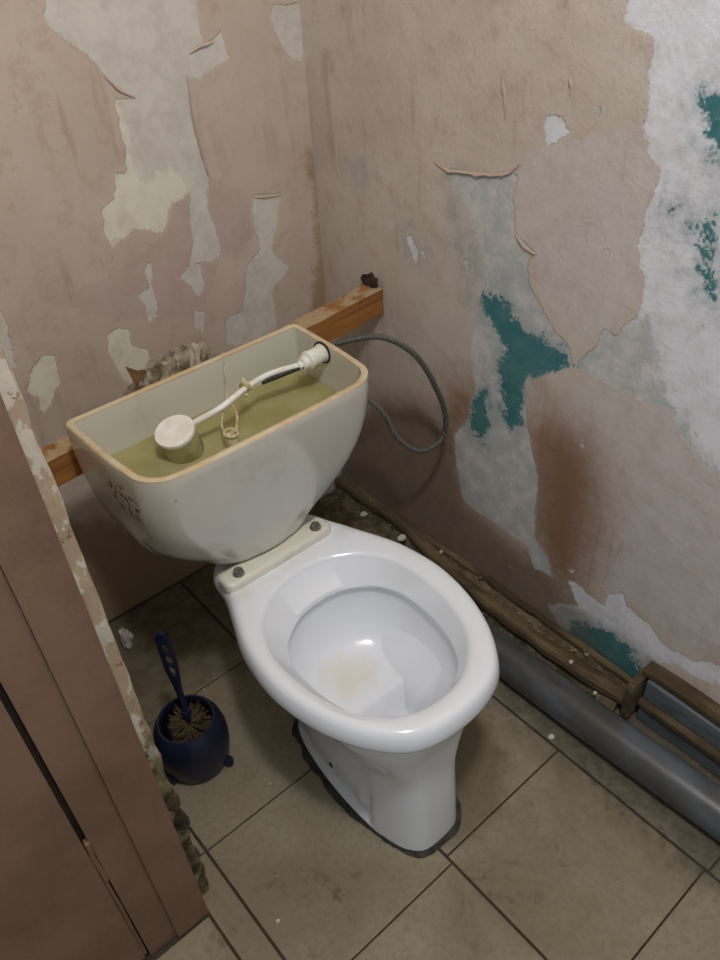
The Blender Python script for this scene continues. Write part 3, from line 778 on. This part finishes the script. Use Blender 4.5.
sub(torus('overflow_ring', rc, .0105, .0026, M_LIMED, Vector((.1, -.1, 1)).normalized()))
sub(lathe('overflow_tube', [(.0001, -.045), (.010, -.045), (.0105, -.002), (.0001, -.003)], M_LIMED, n=18, org=rc))
sub(tube('hook', [px(223.5, 353, 1, YBK-.009), px(227, 404, 2, .683)], .0011, M_LIMED, n=6))

# ------------------------------------------------------------------ timber beam that props the cistern
def beam_mesh():
    yl, yr = .660, .700
    a = Vector((XL+.003, yl, .628)); b = Vector((XR-.002, yr, .640)); n = 30; rings = []
    a.z = px(66, 452, 1, yl).z-.010; b.z = px(378, 291, 1, yr).z
    for i in range(n+1):
        c = a.lerp(b, i/n); h = .052+.004*(i/n-.5); w = .042
        j = [noise.noise(Vector((i*.6, k, 2)))*.0022 for k in range(4)]
        rings.append([Vector((c.x, c.y+j[0]*.4, c.z-h)), Vector((c.x, c.y+j[1]*.5, c.z+j[1])), Vector((c.x, c.y+w+j[2], c.z+.001+j[2]*1.5)), Vector((c.x, c.y+w, c.z-h))])
    return loft('support_beam', rings, True, True)
beam = link('support_beam', beam_mesh(), M_BEAM, smooth=False)
tag(beam, 'raw orange-brown timber beam wedged between walls behind the cistern', 'beam')
# rusty anchor hole with stub in the wall above the beam end
hp2 = px(373, 286, 0, XR)
stub = lump('wall_anchor', (XR-.004, hp2.y, hp2.z+.006), (.012, .019, .020), M_RUST, None, 3, 3, .5)
tag(stub, 'rusty brown anchor plug in the right wall above the beam end', 'wall anchor')
for k, (u, v, r) in enumerate([(362, 296, .007), (369, 294, .006), (355, 299, .005)]):
    q = px(u, v, 2, .655); 

# ------------------------------------------------------------------ rag behind the cistern
def rag():
    c = Vector((.012, .690, .664)); n = 90; m = 56; v = []; f = []
    for i in range(n):
        for j in range(m):
            a = i/(n-1)-.5; b = j/(m-1); x = a*.168; th = math.pi*b
            prof = max(0, 1-abs(2*a)**2.4)**.5
            R = .030*(.30+.70*prof)
            y = -math.cos(th)*R; z = math.sin(th)*R*1.65
            w = Vector((x*62-z*44, x*7+z*9, y*10+4))
            r1 = 1-abs(noise.noise(w*.9))*2.4; r2 = 1-abs(noise.noise(w*2.2+Vector((5, 2, 1))))*2
            d = .016*(r1-.55)+.007*(r2-.5)+.006*noise.noise(Vector((x*24, z*24, y*24)))
            nv = Vector((0, -math.cos(th), math.sin(th)))
            v.append(c+Vector((x+.008*noise.noise(w*.8), 0, -.020+a*.020))+Vector((0, y, z))+nv*d)
    for i in range(n-1):
        for j in range(m-1): f.append((i*m+j, i*m+j+1, (i+1)*m+j+1, (i+1)*m+j))
    return fixn(mesh('rag', v, f))
rg = link('crumpled_rag', rag(), M_RAG)
so = rg.modifiers.new('thick', 'SOLIDIFY'); so.thickness = .002
tag(rg, 'crumpled grey-beige rag lying on the beam behind the cistern', 'rag')
cp = px(134, 372, 1, .66)
cf = mesh('scrap', [(cp.x-.012, .656, cp.z+.016), (cp.x+.012, .654, cp.z-.004), (cp.x-.004, .652, cp.z-.026), (cp.x-.012, .659, cp.z+.016), (cp.x+.012, .657, cp.z-.004), (cp.x-.004, .655, cp.z-.026)], [(0,1,2),(5,4,3),(0,3,4,1),(1,4,5,2),(2,5,3,0)])
sc = link('cardboard_scrap', cf, M_BROWN, smooth=False); tag(sc, 'small brown triangular cardboard scrap beside the rag', 'scrap')

# ------------------------------------------------------------------ supply hose
hose = empty('water_hose', (.235, .56, .66)); tag(hose, 'grey braided water hose looping beside the cistern', 'hose')
HP = [Vector((CC+.222, .575, .662)), px(338, 343, 1, .572), px(380, 337, 1, .525), px(415, 355, 1, .49), px(437, 390, 1, .475), px(446, 420, 1, .47), px(440, 441, 1, .475), px(420, 451, 1, .49), px(400, 440, 1, .52), px(385, 415, 1, .555), px(366, 398, 1, .59), px(345, 385, 1, .625), Vector((.29, .66, .46)), Vector((.30, .70, .36))]
in_parent(tube('braided_tube', catmull(HP, 10), .0053, M_BRAID, n=12), hose)
d0 = (HP[1]-HP[0]).normalized()
in_parent(lathe('hose_nut', [(.0001, -.004), (.011, -.004), (.011, .010), (.008, .013), (.008, .024), (.0001, .025)], M_BOLT, n=6, axis=Vector((1, .0, .0)), org=Vector((CC+.2225, .575, .662))), hose)

# ------------------------------------------------------------------ toilet brush and holder
BC = Vector((-.216, .460, 0))
hold = empty('brush_holder', BC); tag(hold, 'round navy plastic toilet brush holder on the tiled floor', 'brush holder')
lathe('pot', [(0.0001, 0.0064), (0.0506, 0.0064), (0.0572, 0.0095), (0.0638, 0.0318), (0.0682, 0.0615), (0.0677, 0.089), (0.0627, 0.1124), (0.055, 0.1283), (0.0523, 0.132), (0.049, 0.132), (0.0468, 0.1272), (0.0506, 0.1102), (0.0572, 0.0848), (0.055, 0.0212), (0.0001, 0.017)], M_BLUE, hold, 48)
for k in range(3):
    a = math.radians(-52+120*k)
    o = lathe('foot', [(.0001, .0006), (.0085, .0006), (.0095, .006), (.0095, .014), (.007, .019), (.0001, .020)], M_BLUE, hold, 16)
    o.location = (.062*math.cos(a), .062*math.sin(a), 0)
brush = empty('toilet_brush', BC+Vector((0, 0, .02))); tag(brush, 'navy toilet brush with pierced handle standing in its holder', 'toilet brush')
TOP = px(160, 632, 2, .345); B0 = BC+Vector((.004, -.002, .030)); 
def on(t): return B0.lerp(TOP, t)
in_parent(tube('stem', [on(t/12) for t in range(0, 7)], lambda t: .0055, M_BLUE, n=10), brush)
in_parent(lathe('collar', [(.0001, -.006), (.009, -.006), (.010, .0), (.009, .006), (.0001, .006)], M_BLUE, n=16, org=on(.35), axis=(TOP-B0).normalized()), brush)
dirv = (TOP-B0).normalized(); side = dirv.cross(Vector((fwd.x, fwd.y, fwd.z))).normalized(); dep = dirv.cross(side)
def handle():
    """flat grip with three oval holes"""
    L = (TOP-B0).length; z0, z1 = .47*L, L; n = 90; m = 13
    bm = bmesh.new(); 
    holes = [(.70*L, .013), (.79*L, .013), (.875*L, .013)]
    def hw(z):
        u = (z-z0)/(z1-z0); w = .0055+.0065*ss(.05, .55, u)
        if u > .9: w *= math.sqrt(max(0, 1-((u-.9)/.1)**2))*.999+.001
        return w
    grid = {}
    for i in range(n+1):
        z = z0+(z1-z0)*i/n
        for j in range(m):
            x = (j/(m-1)*2-1)*hw(z)
            for s_ in (0, 1):
                grid[i, j, s_] = bm.verts.new(B0+dirv*z+side*x+dep*((s_-.5)*.009*(1-.35*(abs(j/(m-1)*2-1))**3)))
    def keep(i, j):
        z = z0+(z1-z0)*(i+.5)/n; x = ((j+.5)/(m-1)*2-1)*hw(z)
        return not any(((z-h)/r)**2+(x/.0062)**2 < 1 for h, r in holes)
    K = {(i, j): keep(i, j) for i in range(n) for j in range(m-1)}
    for (i, j), k in K.items():
        if not k: continue
        for s_ in (0, 1):
            q = [grid[i, j, s_], grid[i+1, j, s_], grid[i+1, j+1, s_], grid[i, j+1, s_]]; bm.faces.new(q if s_ else q[::-1])
        for (a, b), (c, d) in (((i-1, j), ((i, j), (i, j+1))), ((i+1, j), ((i+1, j), (i+1, j+1))), ((i, j-1), ((i, j), (i+1, j))), ((i, j+1), ((i, j+1), (i+1, j+1)))):
            if not K.get((a, b), False):
                bm.faces.new([grid[c[0], c[1], 0], grid[d[0], d[1], 0], grid[d[0], d[1], 1], grid[c[0], c[1], 1]])
    bmesh.ops.recalc_face_normals(bm, faces=bm.faces)
    for v in [v for v in bm.verts if not v.link_faces]: bm.verts.remove(v)
    me = bpy.data.meshes.new('handle'); bm.to_mesh(me); bm.free(); return me
in_parent(link('handle', handle(), M_BLUE, smooth=False), brush)
def bristles():
    v = []; f = []
    for k in range(900):
        a = random.uniform(0, 2*math.pi); z = random.uniform(.034, .112); r = random.uniform(.032, .044)
        p = B0.lerp(TOP, (z-.03)/.315); d = Vector((math.cos(a), math.sin(a), random.uniform(-.2, .75))).normalized()
        t = d.cross(Vector((0, 0, 1))).normalized()*.0011; u = d.cross(t).normalized()*.0011; b = len(v); e = p+d*r
        v += [p+t, p-t, p+u, e+t*.5, e-t*.5, e+u*.5]; f += [(b, b+1, b+4, b+3), (b+1, b+2, b+5, b+4), (b+2, b, b+3, b+5), (b+3, b+4, b+5)]
    return mesh('bristles', v, f)
o = link('bristles', bristles(), M_BRIS, smooth=False); in_parent(o, brush); o['kind'] = 'stuff'

# ------------------------------------------------------------------ debris
def flake(u, v, r, label, z=.0, name='paint_flake', mat=None, seed=0):
    p = px(u, v, 2, z+.002); n = 9; top = []; bot = []
    for k in range(n):
        a = 2*math.pi*k/n; q = r*(.75+.5*abs(noise.noise(Vector((k*1.7, seed*2.3, 1)))))
        zz_ = p.z+.0016*noise.noise(Vector((k*.9, seed, 4)))
        top.append(Vector((p.x+q*math.cos(a), p.y+q*math.sin(a)*.8, zz_+.0015))); bot.append(Vector((p.x+q*math.cos(a), p.y+q*math.sin(a)*.8, zz_-.001)))
    me = loft(name, [bot, top], True, True)
    o = link(name, me, mat or M_CHIP, None, smooth=False)
    tag(o, label, 'paint flake', 'paint flakes on the floor'); return o
flake(551, 737, .0075, 'white paint flake on the floor between toilet and grey pipe', seed=1)
flake(402, 538, .014, 'largest white flake, on rubble right of the cistern', .057, seed=2)
flake(364, 514, .012, 'pale plaster flake on rubble close to the cistern corner', .012, seed=3)
flake(278, 921, .004, 'tiny white chip on the tile left of the toilet foot', seed=4)
flake(441, 552, .006, 'small pale flake on the rotten skirting behind the bowl rim', .060, seed=5)
flake(571, 662, .006, 'pale flake on the batten above the grey pipe', .055, seed=6)
flake(204, 690, .003, 'tiny white chip behind the blue brush holder', seed=7)
flake(270, 784, .003, 'tiny white chip between brush holder and toilet foot', seed=8)
flake(595, 693, .005, 'small ochre flake under the batten by the pipe', .038, seed=9)
sp = px(124, 640, 2, .03)
scrap = lump('plastic_scrap', (sp.x+.006, sp.y, .031), (.012, .010, .030), M_CHIP, None, 5, 3, .4)
tag(scrap, 'crumpled translucent plastic scrap on the floor by the partition', 'scrap')
